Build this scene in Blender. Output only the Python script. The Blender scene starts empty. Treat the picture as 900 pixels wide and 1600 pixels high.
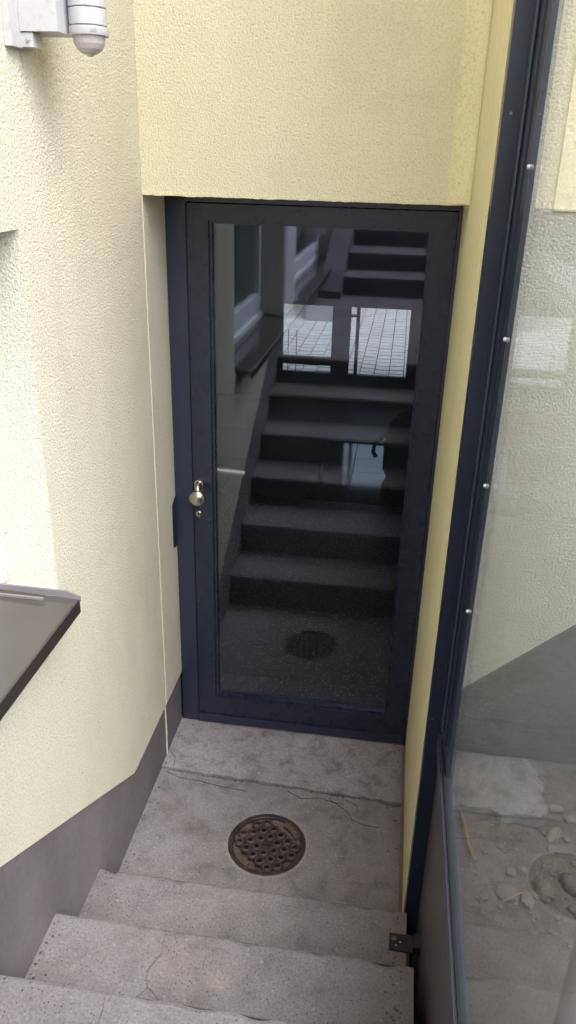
import bpy, bmesh, math, random
from mathutils import Vector, Matrix, noise
random.seed(7)
C = bpy.context.scene.collection
SC = bpy.context.scene
rad = math.radians

# ------------------------------------------------------------------ camera
cam_d = bpy.data.cameras.new('camera'); cam = bpy.data.objects.new('camera', cam_d); C.objects.link(cam)
PITCH, YAW, ROLL = 0.426, -0.136, 0.027
cp, sp, cy, sy = math.cos(PITCH), math.sin(PITCH), math.cos(YAW), math.sin(YAW)
fw = Vector((sy*cp, cy*cp, -sp)); rt = Vector((cy, -sy, 0)); up = rt.cross(fw)
r2 = math.cos(ROLL)*rt + math.sin(ROLL)*up; u2 = -math.sin(ROLL)*rt + math.cos(ROLL)*up
m = Matrix((r2, u2, -fw)).transposed().to_4x4(); m.translation = Vector((0.787, -2.632, 2.214))
cam.matrix_world = m
cam_d.sensor_fit = 'VERTICAL'; cam_d.sensor_height = 36; cam_d.lens = 36*1235.7/1600
cam_d.clip_start = 0.02; cam_d.clip_end = 500
cam_d.dof.use_dof = True; cam_d.dof.focus_distance = 2.9; cam_d.dof.aperture_fstop = 13
SC.camera = cam

# ------------------------------------------------------------------ sky, sun, exposure
SUN_EL, SUN_AZ = rad(52), rad(128)      # azimuth clockwise from +y: behind and to the right of the camera
W = bpy.data.worlds.new('World'); SC.world = W; W.use_nodes = True
nt = W.node_tree; nt.nodes.clear()
sky = nt.nodes.new('ShaderNodeTexSky'); sky.sky_type = 'NISHITA'; sky.sun_disc = False
sky.sun_elevation = SUN_EL; sky.sun_rotation = SUN_AZ; sky.air_density = 1.0; sky.dust_density = 4.0; sky.ozone_density = 1.0
hs = nt.nodes.new('ShaderNodeHueSaturation'); hs.inputs['Saturation'].default_value = 0.6
bg = nt.nodes.new('ShaderNodeBackground'); bg.inputs[1].default_value = 0.15
wo = nt.nodes.new('ShaderNodeOutputWorld')
nt.links.new(sky.outputs[0], hs.inputs['Color']); tn = nt.nodes.new('ShaderNodeMix'); tn.data_type = 'RGBA'; tn.blend_type = 'MULTIPLY'; tn.inputs[0].default_value = 1; tn.inputs[7].default_value = (1.0, .98, 1.02, 1)
nt.links.new(hs.outputs[0], tn.inputs[6]); nt.links.new(tn.outputs[2], bg.inputs[0]); nt.links.new(bg.outputs[0], wo.inputs[0])
sl = bpy.data.lights.new('sun', 'SUN'); sl.energy = 0.65; sl.angle = rad(60); sl.color = (1, .962, .94)
sun = bpy.data.objects.new('sun', sl); C.objects.link(sun)
sd = Vector((math.sin(SUN_AZ)*math.cos(SUN_EL), math.cos(SUN_AZ)*math.cos(SUN_EL), math.sin(SUN_EL)))
sun.rotation_euler = sd.to_track_quat('Z', 'Y').to_euler(); sun.location = (3, -6, 9)
SC.view_settings.view_transform = 'Standard'; SC.view_settings.look = 'None'
SC.view_settings.exposure = 1.77; SC.view_settings.gamma = 1.0
SC.cycles.max_bounces = 10; SC.cycles.transparent_max_bounces = 16; SC.cycles.glossy_bounces = 6
SC.cycles.use_denoising = True
SC.cycles.sample_clamp_indirect = 6

# ------------------------------------------------------------------ materials
def newmat(name, rough=.6, metal=0., spec=.5):
    mt = bpy.data.materials.new(name); mt.use_nodes = True
    n = mt.node_tree; b = n.nodes['Principled BSDF']
    b.inputs['Roughness'].default_value = rough; b.inputs['Metallic'].default_value = metal
    b.inputs['Specular IOR Level'].default_value = spec
    return mt, n, b
def N(n, t, **k):
    x = n.nodes.new(t)
    for a, v in k.items():
        if hasattr(x, a): setattr(x, a, v)
        else: x.inputs[a.replace('_', ' ')].default_value = v
    return x
def coord(n, scale=(1, 1, 1)):
    tc = N(n, 'ShaderNodeTexCoord'); mp = N(n, 'ShaderNodeMapping'); mp.inputs['Scale'].default_value = scale
    n.links.new(tc.outputs['Object'], mp.inputs[0]); return mp.outputs[0]
def nz(n, co, scale, detail=4, rough=.55, dist=0):
    x = N(n, 'ShaderNodeTexNoise'); x.inputs['Scale'].default_value = scale; x.inputs['Detail'].default_value = detail
    x.inputs['Roughness'].default_value = rough; x.inputs['Distortion'].default_value = dist
    n.links.new(co, x.inputs['Vector']); return x.outputs['Fac']
def ramp(n, fac, stops):
    r = N(n, 'ShaderNodeValToRGB'); e = r.color_ramp.elements
    e[0].position = stops[0][0]; e[1].position = stops[-1][0]
    for p, c in stops[1:-1]: e.new(p)
    for i, (p, c) in enumerate(stops):
        e[i].color = (c, c, c, 1) if isinstance(c, (int, float)) else (*c, 1)
    n.links.new(fac, r.inputs[0]); return r.outputs[0]
def mix(n, fac, a, b, mode='MIX'):
    x = N(n, 'ShaderNodeMix'); x.data_type = 'RGBA'; x.blend_type = mode
    for s, v in ((0, fac), (6, a), (7, b)):
        if isinstance(v, (int, float)): x.inputs[s].default_value = v if s == 0 else (v, v, v, 1)
        elif isinstance(v, tuple): x.inputs[s].default_value = (*v, 1)
        else: n.links.new(v, x.inputs[s])
    return x.outputs[2]
def bump(n, b, h, strength, dist):
    x = N(n, 'ShaderNodeBump'); x.inputs['Strength'].default_value = strength; x.inputs['Distance'].default_value = dist
    n.links.new(h, x.inputs['Height']); n.links.new(x.outputs[0], b.inputs['Normal']); return x
def lnk(n, a, b): n.links.new(a, b)

def render_mat(name, col, col2, grain=95, bs=.6, pitcol=None, bd=.0031):
    mt, n, b = newmat(name, .93, spec=.2)
    co = coord(n)
    big = nz(n, co, 1.3, 4); fine = nz(n, co, grain, 3, .6, .15)
    c = mix(n, ramp(n, big, [(.35, 0.), (.7, 1.)]), col, col2)
    # grains sit proud; the narrow valleys between are darker
    va = ramp(n, fine, [(.30, .78), (.44, .96), (.6, 1.04)])
    c = mix(n, 1., c, va, 'MULTIPLY')
    stk = nz(n, coord(n, (9, 9, .7)), 1.6, 5, .6)
    c = mix(n, 1., c, ramp(n, stk, [(.3, .975), (.6, 1.)]), 'MULTIPLY')
    dm = nz(n, co, 3.1, 6, .62, .5)
    c = mix(n, 1., c, ramp(n, dm, [(.3, .93), (.5, 1.), (.75, 1.02)]), 'MULTIPLY')
    # rare dark specks
    vo = N(n, 'ShaderNodeTexVoronoi'); vo.inputs['Scale'].default_value = 9; lnk(n, co, vo.inputs['Vector'])
    c = mix(n, ramp(n, vo.outputs['Distance'], [(.02, .6), (.034, 0.)]), c, (.18, .15, .09))
    lnk(n, c, b.inputs['Base Color'])
    bump(n, b, ramp(n, fine, [(.3, 0.), (.62, 1.)]), bs, bd)
    return mt
def smooth_paint(name, col, var=.1, rough=.85, sc=3., streak=None, bs=.25):
    mt, n, b = newmat(name, rough, spec=.3)
    co = coord(n, streak or (1, 1, 1))
    f = nz(n, co, sc, 6, .6)
    lo = tuple(x*(1-var) for x in col); hi = tuple(x*(1+var) for x in col)
    c = mix(n, ramp(n, f, [(.3, 0.), (.7, 1.)]), lo, hi)
    f2 = nz(n, coord(n), 60, 4, .7)
    c = mix(n, 1., c, ramp(n, f2, [(.25, .8), (.5, 1.)]), 'MULTIPLY')
    lnk(n, c, b.inputs['Base Color']); bump(n, b, f2, bs, .002)
    return mt
def concrete(name, base, rough=.9, pits=1., dirt=.6, scale=1., foot=False):
    mt, n, b = newmat(name, rough, spec=.25)
    co = coord(n)
    a = nz(n, co, 2.6*scale, 7, .62, .4); m2 = nz(n, co, 13*scale, 6, .65, .3); f = nz(n, co, 150*scale, 3, .6)
    hi = tuple(min(1, x*1.18) for x in base); lo = tuple(x*.80 for x in base)
    c = mix(n, ramp(n, a, [(.3, 0.), (.72, 1.)]), lo, hi)
    warm = nz(n, co, 4.3*scale, 5, .6)
    c = mix(n, ramp(n, warm, [(.5, 0.), (.78, .5)]), c, (base[0]*.85, base[1]*.72, base[2]*.6))
    c = mix(n, 1., c, ramp(n, m2, [(.28, 1-.38*dirt), (.5, 1.), (.72, 1.12)]), 'MULTIPLY')
    c = mix(n, 1., c, ramp(n, f, [(.3, .74), (.5, 1.), (.7, 1.2)]), 'MULTIPLY')
    # exposed aggregate: pale chips and dark pits
    v1 = N(n, 'ShaderNodeTexVoronoi'); v1.inputs['Scale'].default_value = 120*scale; v1.inputs['Randomness'].default_value = 1; lnk(n, co, v1.inputs['Vector'])
    sel = ramp(n, nz(n, co, 9*scale, 5, .7), [(.42, 0.), (.6, 1.)])
    dk = ramp(n, v1.outputs['Distance'], [(.16, 1.), (.27, 0.)])
    rnd = N(n, 'ShaderNodeSeparateColor'); lnk(n, v1.outputs['Color'], rnd.inputs[0])
    pick = ramp(n, rnd.outputs[0], [(.55, 0.), (.6, 1.)])
    k = mix(n, 1., dk, pick, 'MULTIPLY'); k = mix(n, 1., k, mix(n, 1., sel, .9*pits, 'MULTIPLY'), 'MULTIPLY')
    c = mix(n, k, c, tuple(x*.28 for x in base))
    v2 = N(n, 'ShaderNodeTexVoronoi'); v2.inputs['Scale'].default_value = 70*scale; lnk(n, co, v2.inputs['Vector'])
    r2_ = N(n, 'ShaderNodeSeparateColor'); lnk(n, v2.outputs['Color'], r2_.inputs[0])
    chip = mix(n, 1., ramp(n, v2.outputs['Distance'], [(.18, 1.), (.3, 0.)]), ramp(n, r2_.outputs[1], [(.8, 0.), (.86, .55)]), 'MULTIPLY')
    c = mix(n, chip, c, tuple(min(1, x*1.55) for x in base))
    if foot:     # brown dirt gathered along the wall foot on the right
        sx_ = N(n, 'ShaderNodeSeparateXYZ'); lnk(n, co, sx_.inputs[0])
        ad = N(n, 'ShaderNodeMath', operation='MULTIPLY_ADD'); lnk(n, a, ad.inputs[0]); ad.inputs[1].default_value = .22; lnk(n, sx_.outputs[0], ad.inputs[2]); sb_ = N(n, 'ShaderNodeMath', operation='SUBTRACT'); lnk(n, ad.outputs[0], sb_.inputs[0]); sb_.inputs[1].default_value = .5
        c = mix(n, ramp(n, sb_.outputs[0], [(.32, 0.), (.50, .28), (.60, .8)]), c, (.135, .105, .085))
    lnk(n, c, b.inputs['Base Color'])
    h = mix(n, k, f, 0.); h = mix(n, .5, h, m2)
    bump(n, b, h, .7, .004)
    return mt
def metal_paint(name, col, rough=.35, spec=.5, scratch=.35):
    mt, n, b = newmat(name, rough, spec=spec)
    co = coord(n)
    f = nz(n, co, 5, 6, .6)
    c = mix(n, ramp(n, f, [(.3, 0.), (.75, 1.)]), tuple(x*.92 for x in col), tuple(x*1.08 for x in col))
    v = N(n, 'ShaderNodeTexVoronoi'); v.inputs['Scale'].default_value = 26; lnk(n, co, v.inputs['Vector'])
    r_ = N(n, 'ShaderNodeSeparateColor'); lnk(n, v.outputs['Color'], r_.inputs[0])
    sp_ = mix(n, 1., ramp(n, v.outputs['Distance'], [(.05, 1.), (.08, 0.)]), ramp(n, r_.outputs[0], [(.75, 0.), (.8, scratch)]), 'MULTIPLY')
    c = mix(n, sp_, c, (.4, .4, .42))
    lnk(n, c, b.inputs['Base Color'])
    rr = N(n, 'ShaderNodeMapRange'); rr.inputs[3].default_value = rough*.96; rr.inputs[4].default_value = rough*1.08
    lnk(n, nz(n, co, 14, 5, .7), rr.inputs[0]); lnk(n, rr.outputs[0], b.inputs['Roughness'])
    return mt
def glass_mat(name, tint=(.92, .96, .94), haze=.03, ior=1.5, hazecol=(.5, .52, .5), gcol=(1, 1, 1), grough=0., warp=0.):
    mt = bpy.data.materials.new(name); mt.use_nodes = True; n = mt.node_tree; n.nodes.clear()
    out = N(n, 'ShaderNodeOutputMaterial'); fr = N(n, 'ShaderNodeFresnel'); fr.inputs[0].default_value = ior
    # same reflectance seen from the front or the back face of the sheet
    g = N(n, 'ShaderNodeNewGeometry'); io = N(n, 'ShaderNodeMix'); io.inputs[2].default_value = ior; io.inputs[3].default_value = 1/ior
    lnk(n, g.outputs['Backfacing'], io.inputs[0]); lnk(n, io.outputs[0], fr.inputs[0])
    iv = N(n, 'ShaderNodeMath', operation='MULTIPLY'); lnk(n, fr.outputs[0], iv.inputs[0]); iv.inputs[1].default_value = 1.
    tr = N(n, 'ShaderNodeBsdfTransparent'); tr.inputs[0].default_value = (*tint, 1)
    gl = N(n, 'ShaderNodeBsdfGlossy'); gl.inputs['Roughness'].default_value = grough; gl.inputs[0].default_value = (*gcol, 1)
    df = N(n, 'ShaderNodeBsdfDiffuse'); df.inputs[0].default_value = (*hazecol, 1)
    m1 = N(n, 'ShaderNodeMixShader'); m2 = N(n, 'ShaderNodeMixShader')
    co = coord(n)
    if warp:
        bp = N(n, 'ShaderNodeBump'); bp.inputs['Strength'].default_value = warp; bp.inputs['Distance'].default_value = .004
        lnk(n, nz(n, co, 3.2, 1, .4), bp.inputs['Height']); lnk(n, bp.outputs[0], gl.inputs['Normal'])
    sm = ramp(n, nz(n, co, 6, 6, .7, .5), [(.35, haze*.4), (.75, haze*1.8)])
    lnk(n, sm, m1.inputs[0]); lnk(n, tr.outputs[0], m1.inputs[1]); lnk(n, df.outputs[0], m1.inputs[2])
    lnk(n, iv.outputs[0], m2.inputs[0]); lnk(n, m1.outputs[0], m2.inputs[1]); lnk(n, gl.outputs[0], m2.inputs[2])
    lnk(n, m2.outputs[0], out.inputs[0])
    return mt

M = {}
M['wall_l'] = render_mat('pale_yellow_render', (.75, .715, .60), (.79, .755, .65), 165, .8)
M['wall_d'] = render_mat('yellow_render', (.755, .70, .475), (.795, .745, .545), 185, .62)
M['wall_smooth'] = render_mat('smoothed_render_bounce_tint', (.73, .675, .40), (.77, .72, .46), 150, .2)  # smoother corner render; yellow bounce light is mixed into its colour
M['wall_ret'] = smooth_paint('smooth_cream_render', (.72, .66, .40), .05, .8, 2, (10, 10, 1))
M['bead'] = smooth_paint('joint_bead', (.74, .705, .58), .05)
M['plinth'] = smooth_paint('plinth_paint', (.172, .152, .170), .2, .8, 3.5, (1, 1, .6), .5)
M['wall_n'] = render_mat('grey_green_render', (.56, .56, .53), (.62, .62, .585), 120, .8, None, .005)
M['wall_n2'] = render_mat('neighbour_cream_grain', (.70, .69, .55), (.74, .72, .58), 80)
M['plinth_n'] = smooth_paint('neighbour_plinth_paint', (.19, .19, .20), .12)
M['step'] = concrete('step_concrete', (.204, .188, .200), pits=1.5, foot=True)
M['floor'] = concrete('floor_concrete', (.252, .232, .246), pits=.6, dirt=.9, foot=True)
M['thresh'] = concrete('threshold_concrete', (.318, .298, .32), pits=.9, dirt=1.2, foot=True)
M['rough'] = concrete('broken_concrete', (.105, .10, .095), pits=1., dirt=1.4, scale=.6)
M['soil'] = concrete('soil', (.115, .10, .085), pits=1., dirt=1.5, scale=.5)
M['raveled'] = smooth_paint('raveled_edge_dirt', (.12, .10, .10), .3)
M['crack'] = smooth_paint('crack_dirt', (.06, .05, .048), .4)
M['stain'] = concrete('patch_mortar', (.24, .205, .20), pits=.4)
M['navy'] = metal_paint('anthracite_blue_paint', (.024, .030, .058), .3, .6, .0)
M['navy_leaf'] = metal_paint('anthracite_leaf_paint', (.019, .024, .045), .27, .5, .0)
M['steel'] = metal_paint('screen_steel_paint', (.020, .026, .046), .3, .5, .6)
M['rail'] = metal_paint('grey_blue_rail', (.035, .044, .068), .3, .6)
M['kick'] = metal_paint('kick_panel_brown', (.085, .070, .073), .35, .6)
M['rubber'] = newmat('black_gasket', .6)[0]; M['rubber'].node_tree.nodes['Principled BSDF'].inputs[0].default_value = (.008, .008, .010, 1)
M['white_plastic'] = smooth_paint('aged_white_plastic', (.50, .495, .52), .04, .4, 4, (10, 10, 2), .03)
M['grey_print'] = smooth_paint('grey_print', (.45, .45, .52), .04)
M['white_frame'] = smooth_paint('white_window_frame', (.80, .83, .90), .03, .35, 4, None, .02)
M['seam'] = smooth_paint('seam_shadow_line', (.22, .21, .21), .04)
mt, n, b = newmat('smoky_sensor_lens', .25); b.inputs[0].default_value = (.56, .51, .51, 1); b.inputs['Transmission Weight'].default_value = .15; M['lens'] = mt
mt, n, b = newmat('brushed_steel', .22, 1.); b.inputs[0].default_value = (.62, .58, .55, 1)
co = coord(n, (1, 1, 14)); bump(n, b, nz(n, co, 90, 3), .08, .001); M['nickel'] = mt
mt, n, b = newmat('dull_screw', .5, 1.); b.inputs[0].default_value = (.5, .5, .53, 1); M['screw'] = mt
mt, n, b = newmat('keyhole_black', .6); b.inputs[0].default_value = (.01, .01, .01, 1); M['black'] = mt
def iron(name, a, c_, rough):
    mt, n, b = newmat(name, rough, .25); co = coord(n)
    c = mix(n, ramp(n, nz(n, co, 22, 6, .65), [(.35, 0.), (.7, 1.)]), a, c_)
    c = mix(n, 1., c, ramp(n, nz(n, co, 140, 3), [(.3, .7), (.6, 1.1)]), 'MULTIPLY')
    lnk(n, c, b.inputs['Base Color']); bump(n, b, nz(n, co, 160, 4), .5, .001); return mt
M['iron'] = iron('cast_iron', (.026, .022, .027), (.075, .05, .044), .5)
M['iron_rust'] = iron('rusty_cast_iron', (.10, .07, .062), (.20, .145, .12), .7)
M['sill'] = metal_paint('aluminium_sill_coating', (.085, .076, .070), .07, .5, .1)
M['sill_edge'] = metal_paint('sill_edge_coating', (.035, .028, .028), .35)
M['sill_cap'] = metal_paint('sill_end_cap', (.24, .215, .23), .25)
M['pane_dark'] = glass_mat('window_glass', (.8, .85, .85), .02)
M['door_glass'] = glass_mat('door_glass', (.84, .86, .86), .008, 1.74, (.35, .38, .36), (.78, .83, 1.), .024, .02)
M['screen_glass'] = glass_mat('screen_glass', (.91, .94, .915), .022, 1.27, (.42, .44, .42))
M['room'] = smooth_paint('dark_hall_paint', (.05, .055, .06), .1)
M['curtain'] = smooth_paint('dim_room_paint', (.16, .16, .15), .1)
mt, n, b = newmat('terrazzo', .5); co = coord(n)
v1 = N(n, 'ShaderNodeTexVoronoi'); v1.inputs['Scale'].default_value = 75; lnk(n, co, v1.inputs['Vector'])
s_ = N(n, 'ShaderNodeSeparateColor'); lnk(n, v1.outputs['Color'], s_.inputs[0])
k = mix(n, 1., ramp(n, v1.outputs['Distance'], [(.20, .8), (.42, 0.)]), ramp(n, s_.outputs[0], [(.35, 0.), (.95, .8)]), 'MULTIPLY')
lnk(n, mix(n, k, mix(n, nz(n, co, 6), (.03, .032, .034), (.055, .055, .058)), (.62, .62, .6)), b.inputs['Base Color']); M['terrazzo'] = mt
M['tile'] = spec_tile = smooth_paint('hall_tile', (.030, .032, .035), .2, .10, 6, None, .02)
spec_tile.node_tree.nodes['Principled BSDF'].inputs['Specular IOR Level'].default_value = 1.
M['paver'] = smooth_paint('grey_paver', (.36, .345, .35), .14, .97, 3)
M['paver_bed'] = smooth_paint('paver_sand', (.03, .03, .03), .2)
M['asphalt'] = concrete('yard_asphalt', (.16, .155, .155), pits=.4)
M['straw'] = smooth_paint('dry_cane', (.26, .18, .10), .2, .7, 30)
M['stone'] = concrete('pale_stone', (.17, .155, .135), pits=.4, scale=1.5)
M['stone2'] = concrete('grey_stone', (.13, .13, .14), pits=.4, scale=1.5)
M['galv'] = metal_paint('pinkish_grey_post', (.20, .165, .175), .5, .4)

# ------------------------------------------------------------------ builders
def obj(name, bm, mat, parent=None, kind=None, label=None, smooth=False, bev=0.):
    if bev: bmesh.ops.bevel(bm, geom=[e for e in bm.edges if len(e.link_faces) == 2 and e.calc_face_angle(0) > .5], offset=bev, segments=1, affect='EDGES')
    bmesh.ops.recalc_face_normals(bm, faces=bm.faces)
    me = bpy.data.meshes.new(name); bm.to_mesh(me); bm.free(); me.materials.append(mat)
    if smooth:
        for p in me.polygons: p.use_smooth = True
        if hasattr(me, 'set_sharp_from_angle'): me.set_sharp_from_angle(angle=rad(35))
    o = bpy.data.objects.new(name, me); C.objects.link(o)
    if parent is not None: o.parent = parent
    if kind: o['kind'] = kind
    if label: o['label'] = label
    return o
def tag(o, label, cat, group=None):
    o['label'] = label; o['category'] = cat
    if group: o['group'] = group
    return o
def empty(name, label, cat, group=None):
    o = bpy.data.objects.new(name, None); o.empty_display_size = .1; C.objects.link(o); return tag(o, label, cat, group)
def box(bm, x0, x1, y0, y1, z0, z1):
    v = [bm.verts.new((x, y, z)) for x in (x0, x1) for y in (y0, y1) for z in (z0, z1)]
    for f in ((0, 1, 3, 2), (4, 6, 7, 5), (0, 4, 5, 1), (2, 3, 7, 6), (0, 2, 6, 4), (1, 5, 7, 3)): bm.faces.new([v[i] for i in f])
def B(*a):
    bm = bmesh.new(); box(bm, *a); return bm
def prism(bm, pts, axis, a, b_):
    """polygon pts (2D) extruded along axis (0,1,2) from a to b_"""
    def P(p, t):
        l = [p[0], p[1]]; l.insert(axis, t); return l
    A = [bm.verts.new(P(p, a)) for p in pts]; Bv = [bm.verts.new(P(p, b_)) for p in pts]
    bm.faces.new(A); bm.faces.new(Bv[::-1])
    for i in range(len(pts)): j = (i+1) % len(pts); bm.faces.new((A[i], Bv[i], Bv[j], A[j]))
def lathe(bm, prof, center=(0, 0, 0), axis=2, seg=32, caps=True):
    rings = []
    for r, h in prof:
        ring = []
        for i in range(seg):
            t = 2*math.pi*i/seg; a, c_ = r*math.cos(t), r*math.sin(t)
            p = {2: (a, c_, h), 1: (a, h, c_), 0: (h, a, c_)}[axis]
            ring.append(bm.verts.new((p[0]+center[0], p[1]+center[1], p[2]+center[2])))
        rings.append(ring)
    for A, Bq in zip(rings, rings[1:]):
        for i in range(seg): j = (i+1) % seg; bm.faces.new((A[i], A[j], Bq[j], Bq[i]))
    if caps: bm.faces.new(rings[0]); bm.faces.new(rings[-1])
def tube(bm, pts, r, seg=10):
    rings = []
    for i, p in enumerate(pts):
        p = Vector(p); d = (Vector(pts[min(i+1, len(pts)-1)])-Vector(pts[max(i-1, 0)])).normalized()
        q = d.to_track_quat('Z', 'Y'); rr = r[i] if isinstance(r, (list, tuple)) else r
        rings.append([bm.verts.new(p+q@Vector((rr*math.cos(2*math.pi*k/seg), rr*math.sin(2*math.pi*k/seg), 0))) for k in range(seg)])
    for A, Bq in zip(rings, rings[1:]):
        for i in range(seg): j = (i+1) % seg; bm.faces.new((A[i], A[j], Bq[j], Bq[i]))
    bm.faces.new(rings[0]); bm.faces.new(rings[-1])
def grid_wall(x0, x1, ys, zs_fn, filled):
    """welded wall in the yz plane from x0 to x1; ys descending breaks, zs_fn(y) gives the z breaks at that y"""
    bm = bmesh.new(); V = {}
    def v(i, j, k):
        if (i, j, k) not in V: V[(i, j, k)] = bm.verts.new(((x0, x1)[k], ys[i], zs_fn(ys[i])[j]))
        return V[(i, j, k)]
    nI, nJ = len(ys)-1, len(zs_fn(ys[0]))-1
    F = lambda i, j: 0 <= i < nI and 0 <= j < nJ and filled(i, j)
    for i in range(nI):
        for j in range(nJ):
            if not F(i, j): continue
            for k in (0, 1): bm.faces.new((v(i, j, k), v(i+1, j, k), v(i+1, j+1, k), v(i, j+1, k)))
            if not F(i-1, j): bm.faces.new((v(i, j, 0), v(i, j, 1), v(i, j+1, 1), v(i, j+1, 0)))
            if not F(i+1, j): bm.faces.new((v(i+1, j, 0), v(i+1, j, 1), v(i+1, j+1, 1), v(i+1, j+1, 0)))
            if not F(i, j-1): bm.faces.new((v(i, j, 0), v(i, j, 1), v(i+1, j, 1), v(i+1, j, 0)))
            if not F(i, j+1): bm.faces.new((v(i, j+1, 0), v(i, j+1, 1), v(i+1, j+1, 1), v(i+1, j+1, 0)))
    return bm

# ------------------------------------------------------------------ ground (setting)
XE = 0.947                     # right end of the steps
GZ = 1.667                     # level of the upper yard
bm = bmesh.new()
box(bm, -150, 150, -150, -6.9, GZ-.3, GZ); box(bm, 3.3, 150, -6.9, .0, GZ-.3, GZ)
obj('ground', bm, M['asphalt'], kind='structure')
obj('lower_ground', B(-150, 150, 5.4, 150, -.5, -.06), M['asphalt'], kind='structure')

# ------------------------------------------------------------------ concrete floor at the foot of the stairs
fl = bpy.data.objects.new('floor', None); C.objects.link(fl); fl['kind'] = 'structure'
def jag(x): return -.300 - .035*(x/.94) + .008*noise.noise(Vector((x*9, 3, 0))) + .006*noise.noise(Vector((x*31, 7, 0)))
def jag2(x): return jag(x) - .004 - .020*max(0, noise.noise(Vector((x*6, 1, 5)))+.12) - .004*abs(noise.noise(Vector((x*40, 2, 9))))
xs = [-.006+i*(XE-.012+.006)/70 for i in range(71)]
bm = bmesh.new(); prism(bm, [(x, jag(x)) for x in xs]+[(xs[-1], .0), (xs[0], .0)], 2, -.12, .003)
obj('threshold_slab', bm, M['thresh'], fl)
DX, DY, DR = .467, -.607, .138
# main slab with a round hole for the drain
bm = bmesh.new()
outer = [(x, jag2(x)) for x in xs] + [(xs[-1], -.935)] + [(x, -.935) for x in xs[::-6][1:-1]] + [(xs[0], -.935)]
res = {}
for zz in (0., -.12):
    ov = [bm.verts.new((x, y, zz)) for x, y in outer]
    iv = [bm.verts.new((DX+DR*math.cos(2*math.pi*i/64), DY+DR*math.sin(2*math.pi*i/64), zz)) for i in range(64)]
    eds = [bm.edges.new((ov[i], ov[(i+1) % len(ov)])) for i in range(len(ov))] + [bm.edges.new((iv[i], iv[(i+1) % 64])) for i in range(64)]
    bmesh.ops.triangle_fill(bm, edges=eds, use_beauty=True); res[zz] = (ov, iv)
for k_ in (0, 1):
    A, Bq = res[0.][k_], res[-.12][k_]
    for i in range(len(A)): j = (i+1) % len(A); bm.faces.new((A[i], A[j], Bq[j], Bq[i]))
obj('drain_slab', bm, M['floor'], fl)
obj('bedding', B(-.008, XE+.03, -1.0, .1, -.5, -.125), M['crack'], fl)
def ribbon(name, pts, w, z, parent, mat=None, seed=0, sub=8):
    """ragged dirt-filled hairline crack lying a millimetre above the concrete"""
    P = []
    for i in range(len(pts)-1):
        for s in range(sub):
            t = s/sub; P.append(Vector(pts[i]).lerp(Vector(pts[i+1]), t))
    P.append(Vector(pts[-1])); bm = bmesh.new(); L, Rr = [], []
    for i, p in enumerate(P):
        d = (P[min(i+1, len(P)-1)]-P[max(0, i-1)]); nrm = Vector((-d.y, d.x)).normalized()
        o_ = nrm*(.006*noise.noise(Vector((p.x*23, p.y*23, seed)))) ; ww = w*(.35+1.1*abs(noise.noise(Vector((p.x*47, p.y*47, seed+3)))))*(1 if 0 < i < len(P)-1 else .1)
        a = p+o_+nrm*ww; c_ = p+o_-nrm*ww
        L.append(a); Rr.append(c_)
    for i in range(len(P)-1):
        vs = [bm.verts.new((*q, z)) for q in (L[i], L[i+1], Rr[i+1], Rr[i])]; vb = [bm.verts.new((*q, z-.004)) for q in (L[i], L[i+1], Rr[i+1], Rr[i])]
        bm.faces.new(vs)
        for a in range(4): b2 = (a+1) % 4; bm.faces.new((vs[a], vs[b2], vb[b2], vb[a]))
    bmesh.ops.remove_doubles(bm, verts=bm.verts, dist=1e-5)
    o = obj(name, bm, mat or M['crack'], parent, kind='stuff'); return o
for i, (pts, w) in enumerate([
    ([(.01, -.318), (.08, -.345), (.17, -.352), (.26, -.37), (.35, -.372)], .0016),
    ([(.66, -.352), (.70, -.385), (.735, -.41), (.755, -.45), (.80, -.462), (.86, -.47)], .0018),
    ([(.72, -.355), (.765, -.375), (.775, -.41)], .0014),
    ([(-.003, -.20), (.03, -.24), (.04, -.30)], .0012),
    ([(.50, -.345), (.56, -.37), (.63, -.362), (.72, -.375)], .0016)]):
    ribbon('crack', pts, w, .0012 if i != 3 else .0042, fl, seed=i)

# ------------------------------------------------------------------ staircase
st = empty('concrete_staircase', 'worn grey concrete steps leading down to the glass door', 'staircase')
NY = [-.936-.296*i for i in range(6)]; RZ = .1665
def step_mesh(x0, x1, y0, y1, z0, z1, seed):
    bm = bmesh.new(); nx = 60; top = []
    # front (door side) edge y1 is worn and slightly chipped
    prof = []
    for i in range(nx+1):
        x = x0+(x1-x0)*i/nx
        chip = max(0, noise.noise(Vector((x*14, seed*3.3, 0)))-.12)*.03
        w = .0015*noise.noise(Vector((x*25, seed, 1)))
        prof.append((x, chip, w))
    rows = []
    for x, c_, w in prof:
        rows.append([bm.verts.new(p) for p in ((x, y0, z0), (x, y0, z1), (x, y1-.012-c_, z1+w*.3), (x, y1-.004-c_*.5+w, z1-.003-c_*.3), (x, y1+w, z1-.010-c_), (x, y1, z0))])
    for A, Bq in zip(rows, rows[1:]):
        for k in range(6): l = (k+1) % 6; bm.faces.new((A[k], A[l], Bq[l], Bq[k]))
    bm.faces.new(rows[0]); bm.faces.new(rows[-1]); return bm
steps = []
for i in range(6):
    y1 = NY[i]; y0 = NY[i+1] if i < 5 else -5.05
    steps.append(obj('step', step_mesh(-.006, XE-.003*(i == 0)+.004*i if i < 3 else XE+.01, y0, y1, 0 if i == 0 else RZ*i-.06, RZ*(i+1), i), M['step'], st, smooth=False))
upper = []
for i, (y1, z1) in enumerate([(-5.05, 1.167), (-5.58, 1.333), (-6.25, 1.5), (-6.9, GZ)]):
    if i < 3:
        steps.append(obj('step', step_mesh(.20, .96, [-5.58, -6.25, -6.9][i], y1, z1-.3, z1, 10+i), M['step'], st)); upper.append((y1, z1))
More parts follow.
